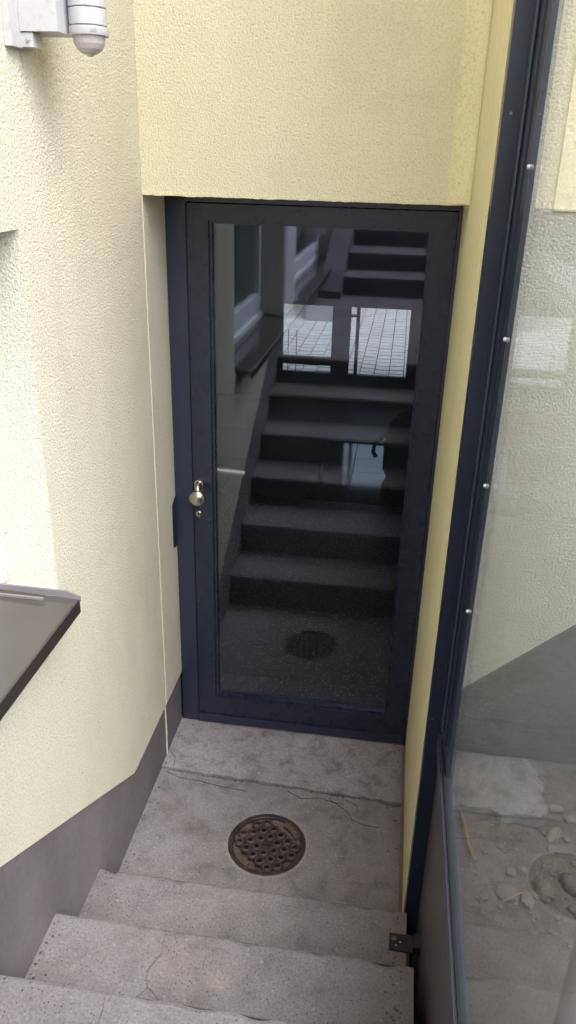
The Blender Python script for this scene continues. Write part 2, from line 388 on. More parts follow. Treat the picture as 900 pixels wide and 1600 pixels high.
M['riser'] = smooth_paint('riser_shade_tone', (.10, .10, .11), .2)  # thin dark facings; the shade on the risers is put into this colour
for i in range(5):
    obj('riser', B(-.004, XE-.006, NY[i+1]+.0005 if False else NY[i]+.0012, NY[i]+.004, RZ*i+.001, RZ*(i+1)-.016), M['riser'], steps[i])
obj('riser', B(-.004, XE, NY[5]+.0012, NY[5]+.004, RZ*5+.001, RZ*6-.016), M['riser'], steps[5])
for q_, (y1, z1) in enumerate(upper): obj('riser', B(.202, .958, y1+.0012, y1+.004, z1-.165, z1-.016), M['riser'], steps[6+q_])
bm = bmesh.new(); prism(bm, [(-4.80, .9), (-4.80, 1.06), (-5.05, 1.20), (-6.4, 1.66), (-6.9, 1.76), (-6.9, .9)], 0, .0, .198); obj('stair_cheek', bm, M['plinth'], st)
obj('stair_body', B(-.006, .93, -5.05, -1.25, -.2, .10), M['step'], st)
Z = lambda i: RZ*i+.0008
for i, (pts, w, s) in enumerate([
    ([(.30, -1.24), (.31, -1.30), (.285, -1.36), (.30, -1.40), (.25, -1.47), (.24, -1.53)], .0008, 2),
    ([(.30, -1.40), (.36, -1.44), (.37, -1.50), (.40, -1.53)], .0007, 2),
    ([(.26, -1.54), (.27, -1.66), (.25, -1.75), (.26, -1.82)], .0008, 3),
    ([(.77, -1.36), (.765, -1.43), (.73, -1.48), (.74, -1.53)], .0006, 2)]):
    ribbon('crack', pts, w, Z(s), steps[s-1], seed=20+i)
for i, (x0_, x1_, w_) in enumerate([(.02, .20, .0022), (.22, .45, .003), (.44, .70, .0035), (.66, .94, .0045)]):
    ribbon('crack', [(x0_+(x1_-x0_)*k/6, jag2(x0_+(x1_-x0_)*k/6)-.003) for k in range(7)], w_, .0009, fl, M['raveled'], seed=40+i)
def blotch(name, x, y, r, z, parent, mat, seed, ry=1.):
    bm = bmesh.new(); pts = []
    for i in range(28):
        t = 2*math.pi*i/28; rr = r*(.7+.55*noise.noise(Vector((math.cos(t)*1.6, math.sin(t)*1.6, seed*5.1))))
        pts.append((x+rr*math.cos(t), y+rr*ry*math.sin(t)))
    prism(bm, pts, 2, z-.004, z); return obj(name, bm, mat, parent)
blotch('mortar_patch', .475, -1.355, .030, Z(2), steps[1], M['stain'], 1)
blotch('mortar_patch', .37, -1.30, .014, Z(2), steps[1], M['stain'], 2, .6)
blotch('mortar_patch', .615, -1.03, .011, Z(1), steps[0], M['stain'], 3, .7)
blotch('mortar_patch', .72, -.455, .014, .0008, fl, M['stain'], 4, .6)
blotch('mortar_patch', .50, -.385, .014, .0008, fl, M['stain'], 5, .5)

# ------------------------------------------------------------------ left wall
lw = empty('side_wall', 'pale yellow roughcast wall with grey plinth along the left of the stairs', 'wall')
def ptop(y):
    if y > -.609: return .244+(.006 if y < -.3 else 0)
    return min(.25+.589*(-y-.609), 1.12)
WT = 7.
ys = [.0, -.609, -1.03, -2.09, -2.56, -3.1, -5.95, -9.0]
def zs(y): return (ptop(y), 1.225, 2.06, WT)
wall = obj('rendered_wall', grid_wall(-.30, 0., ys, zs, lambda i, j: not (j == 1 and i in (2, 3, 5))), M['wall_l'], lw)
bm = grid_wall(-.30, -.007, ys, lambda y: (-.3, ptop(y)-.0005), lambda i, j: True)
obj('plinth', bm, M['plinth'], lw)
# thin raised joint bead where the facade plane meets the side wall
bm = bmesh.new(); tube(bm, [(.001, -.227, .25), (.0008, -.2275, 1.2), (.0003, -.227, 2.09)], .0019, 6); obj('joint_bead', bm, M['bead'], lw)
bm = bmesh.new(); tube(bm, [(-.005, -.229, .0), (-.004, -.2275, .12), (-.005, -.227, .25)], .0032, 6); obj('joint_sealant', bm, M['bead'], lw)
# windows with frames, panes, sub-sills
def window(y0, y1, first):
    for nm in (1,):
        fx0, fx1 = -.20, -.15
        wbm = bmesh.new()
        a, b_ = max(y0, y1), min(y0, y1)
        box(wbm, fx0, fx1, b_, b_+.075, 1.225, 2.06); box(wbm, fx0, fx1, a-.075, a, 1.225, 2.06)
        box(wbm, fx0, fx1, b_+.075, a-.075, 1.225, 1.31); box(wbm, fx0, fx1, b_+.075, a-.075, 1.985, 2.06)
        w = obj('window', wbm, M['white_frame'], lw)
        s = bmesh.new(); x0, x1 = -.185, -.135
        c0, c1 = b_+.075, a-.075; z0, z1 = 1.31, 1.985; t = .06
        box(s, x0, x1, c0, c0+t, z0, z1); box(s, x0, x1, c1-t, c1, z0, z1); box(s, x0, x1, c0+t, c1-t, z0, z0+t+.02); box(s, x0, x1, c0+t, c1-t, z1-t, z1)
        obj('sash', s, M['white_frame'], w)
        obj('pane', B(-.168, -.160, c0+t, c1-t, z0+t+.02, z1-t), M['pane_dark'], w)
        obj('room_back', B(-.9, -.85, b_-.0, a+.0, .9, 2.2), M['curtain'], w)
        obj('inner_sill', B(-.149, -.128, b_+.004, a-.004, 1.236, 1.262), M['white_frame'], w)
window(-1.03, -2.56, 1); window(-3.1, -5.95, 0)
def sill(y0, y1):
    # sloping metal sheet with a front lip and upturned end caps
    bm = bmesh.new(); prof = [(-.149, 1.236), (.070, 1.2285), (.0735, 1.2265), (.0735, 1.196), (.0705, 1.196), (.0705, 1.2235), (-.149, 1.2305)]
    prism(bm, [(p[0], p[1]) for p in prof], 1, y1-.028, y0+.028)
    s = obj('window_sill', bm, M['sill'], lw, label='brown-grey metal sill with a dark front lip')
    obj('front_lip', B(.0738, .0765, y1-.030, y0+.030, 1.193, 1.2275), M['sill_edge'], s)
    for yy in (y0, y1):
        sg = 1 if yy == y0 else -1
        bm = bmesh.new()
        prism(bm, [(-.149, 1.232), (.002, 1.2315), (.078, 1.222), (.078, 1.236), (.045, 1.2475), (-.149, 1.2495)], 1, yy+sg*.0285, yy+sg*.034)
        obj('end_cap', bm, M['sill_cap'], s)
        obj('end_bead', B(-.149, .001, *sorted((yy+sg*.004-sg*.010, yy-.0002*sg)), 1.2375, 1.243), M['sill_cap'], s)
sill(-1.110, -2.56); sill(-3.1, -5.95)
obj('pier_panel', B(-.1, .008, -3.06, -2.60, 1.26, 4.), M['white_frame'], lw, label='white panel on the pier between the windows')

# ------------------------------------------------------------------ facade above the door
dw = empty('door_wall', 'yellow roughcast wall above the glass door', 'wall')
bm = bmesh.new(); nL = 60
for i in range(nL):       # slightly ragged drip edge
    pass
obj('rendered_wall', B(.0005, .942, -.227, .30, 2.094, WT), M['wall_d'], dw)
bm = bmesh.new()
lo = [(.0006+i*.9408/90, -.0015-.0035*abs(noise.noise(Vector((i*.9, 4, 2))))) for i in range(91)]
prism(bm, [(x, 2.094+z) for x, z in lo]+[(.9414, 2.10), (.0006, 2.10)], 1, -.2285, -.2215)
obj('drip_edge', bm, M['wall_d'], dw)
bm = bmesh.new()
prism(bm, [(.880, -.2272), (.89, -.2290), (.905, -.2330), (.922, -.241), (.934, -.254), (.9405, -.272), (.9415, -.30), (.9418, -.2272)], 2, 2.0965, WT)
obj('cove_strip', bm, M['wall_smooth'], dw, smooth=True, label='smooth brushed strip in the corner, with bounced yellow light put into its colour')

rw = empty('return_wall', 'narrow smooth cream wall between the glass door and the dark steel post', 'wall')
obj('rendered_wall', B(.9425, .984, -.850, .0, -.1, WT), M['wall_ret'], rw)
bm = bmesh.new()
prism(bm, [(.9305, -.85), (.9305, -.03), (.9422, -.03), (.9422, -.85)], 2, -.001, .010)
obj('sealant_strip', bm, smooth_paint('brown_sealant', (.14, .10, .07), .2), rw)
obj('inner_jamb', B(.9425, 1.05, .0005, .30, -.1, WT), M['wall_ret'], rw)

# ------------------------------------------------------------------ the door
dr = empty('basement_door', 'dark blue metal framed glass door with a steel knob', 'door')
dr.location = (0, 0, 0)
bm = bmesh.new()
box(bm, .0015, .0685, -.004, .066, .0, 2.092)          # left jamb
box(bm, .9305, .9415, -.004, .066, .0, 2.092)
box(bm, .0685, .9305, -.004, .066, 2.066, 2.092)
box(bm, .0685, .9305, .004, .066, .0, .012)
frame = obj('door_frame', bm, M['navy'], dr, bev=.0012)
bm = bmesh.new(); prism(bm, [(-.050, 1.018), (-.050, .842), (-.004, .858-.025), (-.004, 1.038)], 0, .0004, .0025)
obj('strike_cover', bm, M['navy'], dr, label='blue cover plate folded onto the wall beside the frame')
leaf_bits = {}
def stile(x0, x1, z0, z1):
    return B(x0, x1, -.008, .056, z0, z1)
bm = bmesh.new()
GX0, GX1, GZ0, GZ1 = .150, .850, .142, 2.006
box(bm, .0745, GX0-.006, -.008, .056, .018, 2.062); box(bm, GX1+.006, .9285, -.008, .056, .018, 2.062)
box(bm, GX0-.006, GX1+.006, -.008, .056, .052, GZ0-.006); box(bm, GX0-.006, GX1+.006, -.008, .056, GZ1+.006, 2.062)
leaf = obj('door_leaf', bm, M['navy_leaf'], dr, bev=.0012)
obj('kick_rail', B(.0728, .9282, -.0165, -.0085, .013, .050), M['navy'], leaf)
obj('rebate_gasket', B(.0690, .0742, .0, .05, .014, 2.064), M['rubber'], dr)
bm = bmesh.new()
for a in ((GX0-.006, GX0+.004, GZ0-.006, GZ1+.006), (GX1-.004, GX1+.006, GZ0-.006, GZ1+.006)): box(bm, a[0], a[1], .004, .036, a[2], a[3])
box(bm, GX0+.004, GX1-.004, .004, .036, GZ0-.006, GZ0+.004); box(bm, GX0+.004, GX1-.004, .004, .036, GZ1-.004, GZ1+.006)
obj('glazing_bead', bm, M['navy_leaf'], leaf)
obj('glass_pane', B(GX0+.003, GX1-.003, .016, .024, GZ0+.003, GZ1-.003), M['door_glass'], leaf)
bm = bmesh.new(); box(bm, .16, .84, .0262, .0282, .150, .156)
# knob: rose, cranked neck, ball knob
bm = bmesh.new()
pts = []
for i in range(25):
    t = math.pi*i/24; pts.append((.096+.0165*math.cos(t), 1.100+.0165*math.sin(t)))
for i in range(25):
    t = math.pi+math.pi*i/24; pts.append((.096+.0165*math.cos(t), 1.060+.0165*math.sin(t)))
prism(bm, pts, 1, -.0205, -.0083); rose = obj('knob_rose', bm, M['nickel'], dr, smooth=True, bev=.001)
bm = bmesh.new(); tube(bm, [(.096, -.019, 1.098), (.096, -.030, 1.097), (.097, -.043, 1.086), (.100, -.052, 1.074)], [.0135, .0125, .011, .010], 20)
lathe(bm, [(.011, -.044), (.017, -.050), (.0255, -.058), (.0292, -.066), (.028, -.075), (.022, -.081), (.010, -.0845), (.0, -.0855)], (.102, 0, 1.064), 1, 40, False)
bmesh.ops.remove_doubles(bm, verts=bm.verts, dist=1e-6)
obj('door_knob', bm, M['nickel'], dr, smooth=True)
bm = bmesh.new(); lathe(bm, [(.0, -.0082), (.0125, -.0083), (.0125, -.0118), (.0105, -.0132), (.0, -.0134)], (.091, 0, .975), 1, 28, False)
cyl = obj('lock_rose', bm, M['nickel'], dr, smooth=True)
bm = bmesh.new(); lathe(bm, [(.0036, -.0136), (.0036, -.0142)], (.091, 0, .978), 1, 12); box(bm, .0893, .0927, -.0142, -.0136, .967, .976)
obj('keyhole', bm, M['black'], cyl)
# lever on the inner face, seen through the glass
bm = bmesh.new(); tube(bm, [(.118, .057, 1.107), (.118, .095, 1.107), (.123, .108, 1.107), (.135, .113, 1.107), (.235, .113, 1.104), (.243, .113, 1.103)], [.012, .012, .011, .011, .010, .0095], 14)
lathe(bm, [(.0, .0565), (.025, .0565), (.025, .066), (.022, .069), (.0, .069)], (.118, 0, 1.107), 1, 28, False)
mt, n, b = newmat('satin_aluminium', .4, .5); b.inputs[0].default_value = (.6, .6, .6, 1)
obj('lever_handle', bm, mt, dr, smooth=True)

# ------------------------------------------------------------------ round drain
gr = empty('floor_drain', 'round rusty cast iron drain cover in the concrete floor', 'drain cover')
gr.location = (DX, DY, 0)
bm = bmesh.new()
lathe(bm, [(.1368, -.05), (.1368, .0015), (.1345, .0035), (.121, .0035), (.1185, .001), (.1185, -.05)], seg=64, caps=False)
rim = obj('rim', bm, M['iron'], gr, smooth=True)
bm = bmesh.new(); P = .0372; A0 = rad(20); holes = []
for i in range(-4, 5):
    for j in range(-4, 5):
        x = P*(i+j*.5); y = P*j*math.sqrt(3)/2
        if math.hypot(x, y) < .107 and (i, j) != (0, 0): holes.append((x*math.cos(A0)-y*math.sin(A0), x*math.sin(A0)+y*math.cos(A0)))
def keep(x, y):      # room for the two cast name plates
    t = math.degrees(math.atan2(y, x)) % 360; r = math.hypot(x, y)
    return not (r > .086 and (22 < t < 66 or 200 < t < 246))
holes = [h for h in holes if keep(*h)]
# web plate: hexagonal cells round every hole, plus a solid cell in the middle
SEG = 12
def cell(cx, cy_, hole=True):
    hx = [(cx+P/math.sqrt(3)*math.cos(A0+rad(30)+2*math.pi*k/6), cy_+P/math.sqrt(3)*math.sin(A0+rad(30)+2*math.pi*k/6)) for k in range(6)]
    o12 = []
    for k in range(6): a, c_ = hx[k], hx[(k+1) % 6]; o12 += [a, ((a[0]+c_[0])/2, (a[1]+c_[1])/2)]
    O = [bm.verts.new((x, y, -.004)) for x, y in o12]; O2 = [bm.verts.new((x, y, -.03)) for x, y in o12]
    if not hole: bm.faces.new(O); 
    else:
        I = [bm.verts.new((cx+.0105*math.cos(A0+rad(30)+2*math.pi*k/12), cy_+.0105*math.sin(A0+rad(30)+2*math.pi*k/12), -.004)) for k in range(12)]
        I2 = [bm.verts.new((v.co.x, v.co.y, -.03)) for v in I]
        for k in range(12):
            l = (k+1) % 12; bm.faces.new((O[k], O[l], I[l], I[k])); bm.faces.new((I[k], I[l], I2[l], I2[k]))
    for k in range(12): l = (k+1) % 12; bm.faces.new((O[k], O2[k], O2[l], O[l]))
for h in holes: cell(*h)
cell(0, 0, False)
bmesh.ops.remove_doubles(bm, verts=bm.verts, dist=2e-4)
plate = obj('web_plate', bm, M['iron'], gr)
bm = bmesh.new()
for i, h in enumerate(holes): lathe(bm, [(.0098, -.006), (.0098, .0012), (.0122, .0018), (.0142, .0), (.0165, -.0045)], (h[0], h[1], 0), seg=20, caps=False)
obj('hole_collars', bm, iron('worn_collar_iron', (.075, .056, .056), (.14, .095, .08), .45), plate, kind='stuff', smooth=True)
bm = bmesh.new()
box(bm, -.014, .014, -.0035, .0035, -.004, .0)
obj('lifting_lug', bm, M['iron'], plate)
bm = bmesh.new(); lathe(bm, [(.075, -.019), (.105, -.013), (.1184, -.0065)], seg=64, caps=False)
lathe(bm, [(.075, -.023), (.1184, -.020)], seg=64, caps=False)
obj('dirt_ring', bm, M['iron_rust'], gr)
for t0, word in ((44, 'ROLL'), (223, 'VON')):
    bm = bmesh.new(); a = [rad(t0-20+40*k/14) for k in range(15)]
    pts = [(.1215*math.cos(t), .1215*math.sin(t)) for t in a]+[(.1000*math.cos(t), .1000*math.sin(t)) for t in a[::-1]]
    prism(bm, pts, 2, -.0115, .0022); npl = obj('name_plate', bm, M['iron_rust'], gr)
    cu = bpy.data.curves.new('raised_letters', 'FONT'); cu.body = word; cu.size = .026; cu.extrude = .0012; cu.align_x = 'CENTER'; cu.align_y = 'CENTER'; cu.space_character = 1.15
    cu.materials.append(M['iron_rust']); tc_ = bpy.data.objects.new('t', cu); me_ = bpy.data.meshes.new_from_object(tc_); bpy.data.objects.remove(tc_); to = bpy.data.objects.new('raised_letters', me_); C.objects.link(to); to.parent = npl
    to.location = (.112*math.cos(rad(t0)), .112*math.sin(rad(t0)), .0034); to.rotation_euler = (0, 0, rad(t0-90 if t0 < 180 else t0+90))
obj('pit_bottom', B(-.15, .15, -.15, .15, -.124, -.12), M['black'], gr)
# mortar collar round the rim, slightly paler than the slab
bm = bmesh.new(); seg = 64; ri, ro = [], []
for i in range(seg):
    t = 2*math.pi*i/seg; rr = .148+.006*noise.noise(Vector((math.cos(t)*2.2, math.sin(t)*2.2, 4)))
    ri.append((DX+.1372*math.cos(t), DY+.1372*math.sin(t))); ro.append((DX+rr*math.cos(t), DY+rr*math.sin(t)))
va = [bm.verts.new((*p, .0022)) for p in ri]; vb = [bm.verts.new((*p, .0006)) for p in ro]; vc = [bm.verts.new((*p, -.004)) for p in ro]
for i in range(seg): j = (i+1) % seg; bm.faces.new((va[i], va[j], vb[j], vb[i])); bm.faces.new((vb[i], vb[j], vc[j], vc[i]))
obj('mortar_collar', bm, concrete('pale_mortar', (.285, .26, .27), pits=.2), fl)

# ------------------------------------------------------------------ wall lamp with sensor
lp = empty('sensor_lamp', 'white outdoor lamp arm with a domed motion sensor, high on the left wall', 'lamp')
obj('wall_plate', B(.0008, .016, -1.005, -.915, 2.386, 2.75), M['white_plastic'], lp, bev=.002)
obj('plate_foot', B(.016, .040, -.965, -.925, 2.388, 2.412), M['white_plastic'], lp, bev=.002)
obj('housing', B(.0165, .0925, -.968, -.880, 2.414, 2.75), M['white_plastic'], lp, bev=.003)
bm = bmesh.new(); lathe(bm, [(.0, -.966), (.0038, -.966), (.0038, -.969), (.0, -.970)], (.030, 0, 2.400), 1, 10, False); obj('screw', bm, M['nickel'], lp)
LX, LY, LR = .130, -.905, .0365
bm = bmesh.new(); lathe(bm, [(LR-.001, 2.4605), (LR, 2.4615), (LR, 2.75)], (LX, LY, 0), 2, 48); obj('sensor_body', bm, M['white_plastic'], lp, smooth=True)
bm = bmesh.new(); lathe(bm, [(LR-.0005, 2.4305), (LR+.0003, 2.4315), (LR+.0003, 2.4575), (LR-.0005, 2.4585)], (LX, LY, 0), 2, 48); band = obj('sensor_band', bm, M['white_plastic'], lp, smooth=True)
bm = bmesh.new(); lathe(bm, [(LR+.0012, 2.4135), (LR+.0018, 2.4145), (LR+.0012, 2.4285)], (LX, LY, 0), 2, 48); band2 = obj('sensor_ring', bm, M['white_plastic'], lp, smooth=True)
bm = bmesh.new(); lathe(bm, [(LR-.003, 2.4285), (LR-.003, 2.4305)], (LX, LY, 0), 2, 48); lathe(bm, [(LR-.003, 2.4585), (LR-.003, 2.4605)], (LX, LY, 0), 2, 48); obj('seam', bm, M['seam'], lp)
bm = bmesh.new(); a0 = rad(-62)
for k in range(5):
    aa = a0+k*rad(3.4)
    cx, cy_ = LX+(LR+.0026)*math.cos(aa), LY+(LR+.0026)*math.sin(aa)
    box(bm, cx-.0007, cx+.0007, cy_-.0007, cy_+.0007, 2.4178, 2.4240)
obj('printed_mark', bm, M['grey_print'], band2)
bm = bmesh.new(); lathe(bm, [(.0315, 2.4133), (.0315, 2.409), (.030, 2.400), (.025, 2.391), (.017, 2.3845), (.0085, 2.3815), (.005, 2.3785), (.0, 2.378)], (LX, LY, 0), 2, 20, False); obj('sensor_dome', bm, M['lens'], lp)
bm = bmesh.new()

# ------------------------------------------------------------------ glass screen on the right
gs = empty('glass_screen', 'dark blue steel framed glass screen along the right of the stairs', 'glass screen')
GX = .985
bm = bmesh.new(); box(bm, .9425, GX-.0006, -.900, -.8506, .002, 4.2); post = obj('post', bm, M['steel'], gs, bev=.003)
obj('post_fillet', B(.974, GX-.001, -.9125, -.9003, .85, 4.2), M['steel'], post, bev=.002)
bm = bmesh.new(); box(bm, GX-.0003, GX+.010, -1.078, -.900, .80, 4.2); bar = obj('edge_bar', bm, M['steel'], gs, bev=.002)
bm = bmesh.new(); tube(bm, [(GX-.004, -.9165, .83), (GX-.004, -.9165, 2.4), (GX-.004, -.9165, 4.2)], .004, 8)
obj('gasket', bm, M['rail'], bar)
obj('clamp_strip', B(GX-.0045, GX-.0005, -1.010, -.985, .86, 4.2), M['steel'], bar)
for i in range(7):
    z = 1.298+.3013*i-.0
    if i == 0: sc0 = None
    bm = bmesh.new(); lathe(bm, [(.0, .0), (.005, .0), (.005, -.0025), (.0036, -.005), (.0, -.006)], (GX-.0008, -1.080, z), 0, 14, False)
    obj('screw', bm, M['screw'], gs, smooth=True)
def slope_z(y): return .800+.082*(-y-.865)
bm = bmesh.new(); prism(bm, [(-.901, slope_z(-.901)-.045), (-3.3, slope_z(-3.3)-.045), (-3.3, slope_z(-3.3)), (-.901, slope_z(-.901))], 0, GX-.013, GX+.016)
rail = obj('rail', bm, M['rail'], gs, bev=.003)
bm = bmesh.new(); prism(bm, [(-.93, slope_z(-.93)), (-3.3, slope_z(-3.3)), (-3.3, slope_z(-3.3)+.006), (-.93, slope_z(-.93)+.006)], 0, GX-.006, GX-.0005)
obj('rail_gasket', bm, M['rubber'], rail)
bm = bmesh.new(); prism(bm, [(-1.079, slope_z(-1.079)), (-3.3, slope_z(-3.3)), (-3.3, 4.2), (-1.079, 4.2)], 0, GX, GX+.008)
obj('glass_pane', bm, M['screen_glass'], gs)
bm = bmesh.new(); prism(bm, [(-.9005, -.1), (-3.3, -.1), (-3.3, slope_z(-3.3)-.046), (-.9005, slope_z(-.9005)-.046)], 0, GX-.002, GX+.006)
obj('kick_panel', bm, M['kick'], gs)
bm = bmesh.new(); box(bm, .895, .961, -1.075, -1.022, RZ+.0015, RZ+.0075)
M['bracket'] = metal_paint('black_bracket_paint', (.016, .014, .019), .5)
br = obj('foot_bracket', bm, M['bracket'], gs, bev=.001)
obj('bracket_arm', B(.961, GX-.0025, -1.070, -1.027, RZ-.01, RZ+.022), M['bracket'], br)
bm = bmesh.new(); lathe(bm, [(.0, 0), (.0075, 0), (.0075, .004), (.0, .005)], (.908, -1.041, RZ+.0077), 2, 6, False); obj('bolt', bm, M['iron_rust'], br)
for (x, y) in ((.926, -1.048), (.915, -1.060)):
    bm = bmesh.new(); lathe(bm, [(.0, 0), (.0026, 0), (.0, .0015)], (x, y, RZ+.0077), 2, 8, False); obj('rivet', bm, M['screw'], br)
bm = bmesh.new(); tube(bm, [(1.054, -1.985, .2), (1.054, -1.985, 4.0)], .020, 20)
np_ = obj('standing_post', bm, M['galv'], smooth=True)
tag(np_, 'pinkish grey tube post close to the lens at the lower right, behind the glass', 'post')

# ------------------------------------------------------------------ neighbouring light well beyond the glass
nb = empty('light_well_wall', 'grey-green roughcast wall with sloping plinth seen through the glass screen', 'wall')
X0, X1 = 1.0505, 3.6
pz = lambda x: .294+.911*(x-1.123)
bm = bmesh.new(); xe = 1.95
prism(bm, [(X0, pz(X0)), (xe, pz(xe)), (X1, pz(xe)), (X1, WT), (X0, WT)], 1, .0, .3); obj('rendered_wall', bm, M['wall_n'], nb)
bm = bmesh.new(); prism(bm, [(X0, -.5), (X1, -.5), (X1, pz(xe)-.001), (xe, pz(xe)-.001), (X0, pz(X0)-.001)], 1, .006, .3); obj('plinth', bm, M['plinth_n'], nb)
obj('cream_field', B(1.207, 2.6, -.005, -.0003, 2.075, 3.2), M['wall_n2'], nb, label='cream rectangle set slightly proud of the grey wall')  # plain cream rectangle a little proud of the wall
obj('retaining_wall', B(3.0, 3.3, -6.9, -.002, -.5, 2.4), M['wall_n'], kind=None)
tag(bpy.data.objects['retaining_wall'], 'grey rendered wall closing the light well on the far right', 'wall')
tag(obj('light_well_end_wall', B(1.0, 3.0, -6.9, -6.6, -.5, GZ-.002), M['wall_n']), 'grey rendered wall closing the light well behind the viewer', 'wall')
bm = bmesh.new(); nx, ny = 60, 110; G = []
for i in range(nx+1):
    row = []
    for j in range(ny+1):
        x = 1.0+i*2.0/nx; y = -.001-j*3.4/ny
        h = -.03+.022*noise.noise(Vector((x*5, y*5, 0)))+.012*noise.noise(Vector((x*14, y*14, 3)))+.006*noise.noise(Vector((x*40, y*40, 8)))
        if y < -.80: h = h*.25-.012
        row.append(bm.verts.new((x, y, h)))
    G.append(row)
for i in range(nx):
    for j in range(ny): bm.faces.new((G[i][j], G[i+1][j], G[i+1][j+1], G[i][j+1]))
box(bm, 1.0, 3.0, -6.6, -3.3, -.3, -.02)
obj('rubble_ground', bm, M['rough'], kind='structure')
def stone_bm(r, seed, sx=1., sy=1., sz=.7, sub=2, amp=.35):
    bm = bmesh.new(); bmesh.ops.create_icosphere(bm, subdivisions=sub, radius=r)
    for v in bm.verts:
        d = v.co.normalized(); k_ = 1+amp*noise.noise(d*1.5+Vector((seed*7.7, 0, 0)))+amp*.5*noise.noise(d*4+Vector((0, seed*3.3, 0)))
        v.co = Vector((v.co.x*k_*sx, v.co.y*k_*sy, v.co.z*k_*sz))
    return bm
# broken slab of concrete against the wall
bm = bmesh.new(); pts = [(1.06, -.02), (1.10, -.018), (1.30, -.02), (1.42, -.015), (1.45, -.08), (1.475, -.15), (1.46, -.22), (1.475, -.28), (1.43, -.33), (1.36, -.325), (1.30, -.35), (1.24, -.335), (1.16, -.33), (1.08, -.335)]
pts = [(x, y+.01*noise.noise(Vector((x*30, y*30, 1)))) for x, y in pts]
prism(bm, pts, 2, -.08, .022); bmesh.ops.triangulate(bm, faces=bm.faces); bmesh.ops.subdivide_edges(bm, edges=bm.edges, cuts=5, use_grid_fill=True)
bmesh.ops.triangulate(bm, faces=bm.faces)
for v in bm.verts:
    v.co += Vector((.010*noise.noise(v.co*22), .010*noise.noise(v.co*24+Vector((5, 0, 0))), .012*noise.noise(v.co*16+Vector((0, 9, 0)))+.010*noise.noise(v.co*55)))
tag(obj('concrete_block', bm, concrete('glittering_concrete', (.15, .15, .16), pits=1.4, dirt=1.4, scale=.8)), 'broken slab of grey concrete with glittering chips at the foot of the light well wall', 'concrete block')
stones = [(1.508, -.235, .020, 1.5, .8, 'stone', 'small cream stone right of the broken slab'), (1.56, -.285, .021, .9, 1.2, 'stone', 'pale stone at the right picture edge beyond the broken slab'),
          (1.485, -.372, .027, .8, 1.5, 'stone', 'long pale stone just above the round hollow'), (1.314, -.563, .015, 1.2, 1., 'stone', 'small tan stone left of the round hollow'),
          (1.42, -.628, .034, 1.3, .9, 'stone', 'brown and cream stone lying in the round hollow'), (1.355, -.668, .022, 1., 1.3, 'stone', 'pinkish stone on the rim of the round hollow'),
          (1.29, -.655, .030, 1.2, 1.1, 'stone2', 'rounded grey stone left of the pinkish stone'), (1.47, -.44, .02, 1., 1., 'stone2', 'grey stone above the hollow below the long pale one'),
          (1.60, -.40, .035, 1., 1.2, 'stone2', 'angular grey stone by the right picture edge'), (1.52, -.60, .045, 1.3, .8, 'stone2', 'large dark stone deep in the round hollow'),
          (1.56, -.70, .032, 1., 1., 'stone2', 'dark stone in the lower part of the round hollow'), (1.17, -.40, .018, 1., 1., 'stone2', 'small grey stone beside the cane stalk')]
for i, (x, y, r, a, c_, mk, lab) in enumerate(stones):
    o = obj('stone', stone_bm(r, i+1, a, c_), M[mk], smooth=True); o.location = (x, y, -.03+r*.45); o.rotation_euler = (0, 0, i*1.3); tag(o, lab, 'stone', 'loose stones in the light well')
# small rubble
bm = bmesh.new(); rnd_ = random.Random(3)
for i in range(480):
    x = 1.03+rnd_.random()*1.0; y = -.33-rnd_.random()*.52; d = math.hypot(x-1.49, y+.62)
    if d > .35 and rnd_.random() < .55: continue
    r = .004+.014*rnd_.random()**2.2
    sb = bmesh.ops.create_icosphere(bm, subdivisions=1, radius=r)['verts']
    h = -.030+.022*noise.noise(Vector((x*5, y*5, 0)))
    e = rnd_.random()*6
    for v in sb:
        q = v.co*(1+.4*noise.noise(v.co*60+Vector((i, 0, 0)))); q = Vector((q.x*math.cos(e)-q.y*math.sin(e)*.8, q.x*math.sin(e)+q.y*math.cos(e)*.8, q.z*.7)); v.co = q+Vector((x, y, h+r*.3))
obj('gravel', bm, M['stone2'], kind='stuff')
bm = bmesh.new(); tube(bm, [(1.155, -.335, -.004), (1.168, -.42, -.006), (1.172, -.48, -.004), (1.188, -.54, -.004)], [.005, .0065, .006, .0068], 8)
tag(obj('cane_stalk', bm, M['straw'], smooth=True), 'dry tan cane stalk lying on the rubble beside the screen rail', 'stalk')
bm = bmesh.new(); tube(bm, [(1.268, -.71, .0), (1.30, -.69, .004), (1.345, -.66, .006)], .0018, 6)
tag(obj('twig', bm, M['straw']), 'thin pale twig pointing at the rim of the round hollow', 'twig')
bm = bmesh.new(); tube(bm, [(1.205, -.425, .0), (1.25, -.424, .003)], .0018, 6)
tag(obj('twig', bm, M['straw']), 'short straw lying below the broken slab', 'twig')

# ------------------------------------------------------------------ hallway behind the door
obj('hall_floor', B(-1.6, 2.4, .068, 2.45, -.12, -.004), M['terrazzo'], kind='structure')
ht = bpy.data.objects.new('tiled_floor', None); C.objects.link(ht); ht['kind'] = 'structure'
obj('grout_bed', B(-1.6, 2.4, 2.45, 4.95, -.12, -.008), M['black'], ht)
tm = None
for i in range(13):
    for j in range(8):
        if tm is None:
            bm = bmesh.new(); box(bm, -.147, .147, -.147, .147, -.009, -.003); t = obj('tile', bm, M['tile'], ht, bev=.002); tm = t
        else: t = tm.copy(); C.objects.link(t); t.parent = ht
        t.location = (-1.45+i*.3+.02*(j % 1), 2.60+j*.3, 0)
hall = bpy.data.objects.new('hallway', None); C.objects.link(hall); hall['kind'] = 'structure'
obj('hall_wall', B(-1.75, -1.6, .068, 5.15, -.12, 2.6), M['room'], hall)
obj('hall_wall', B(2.4, 2.55, .302, 5.15, -.12, 2.6), M['room'], hall)
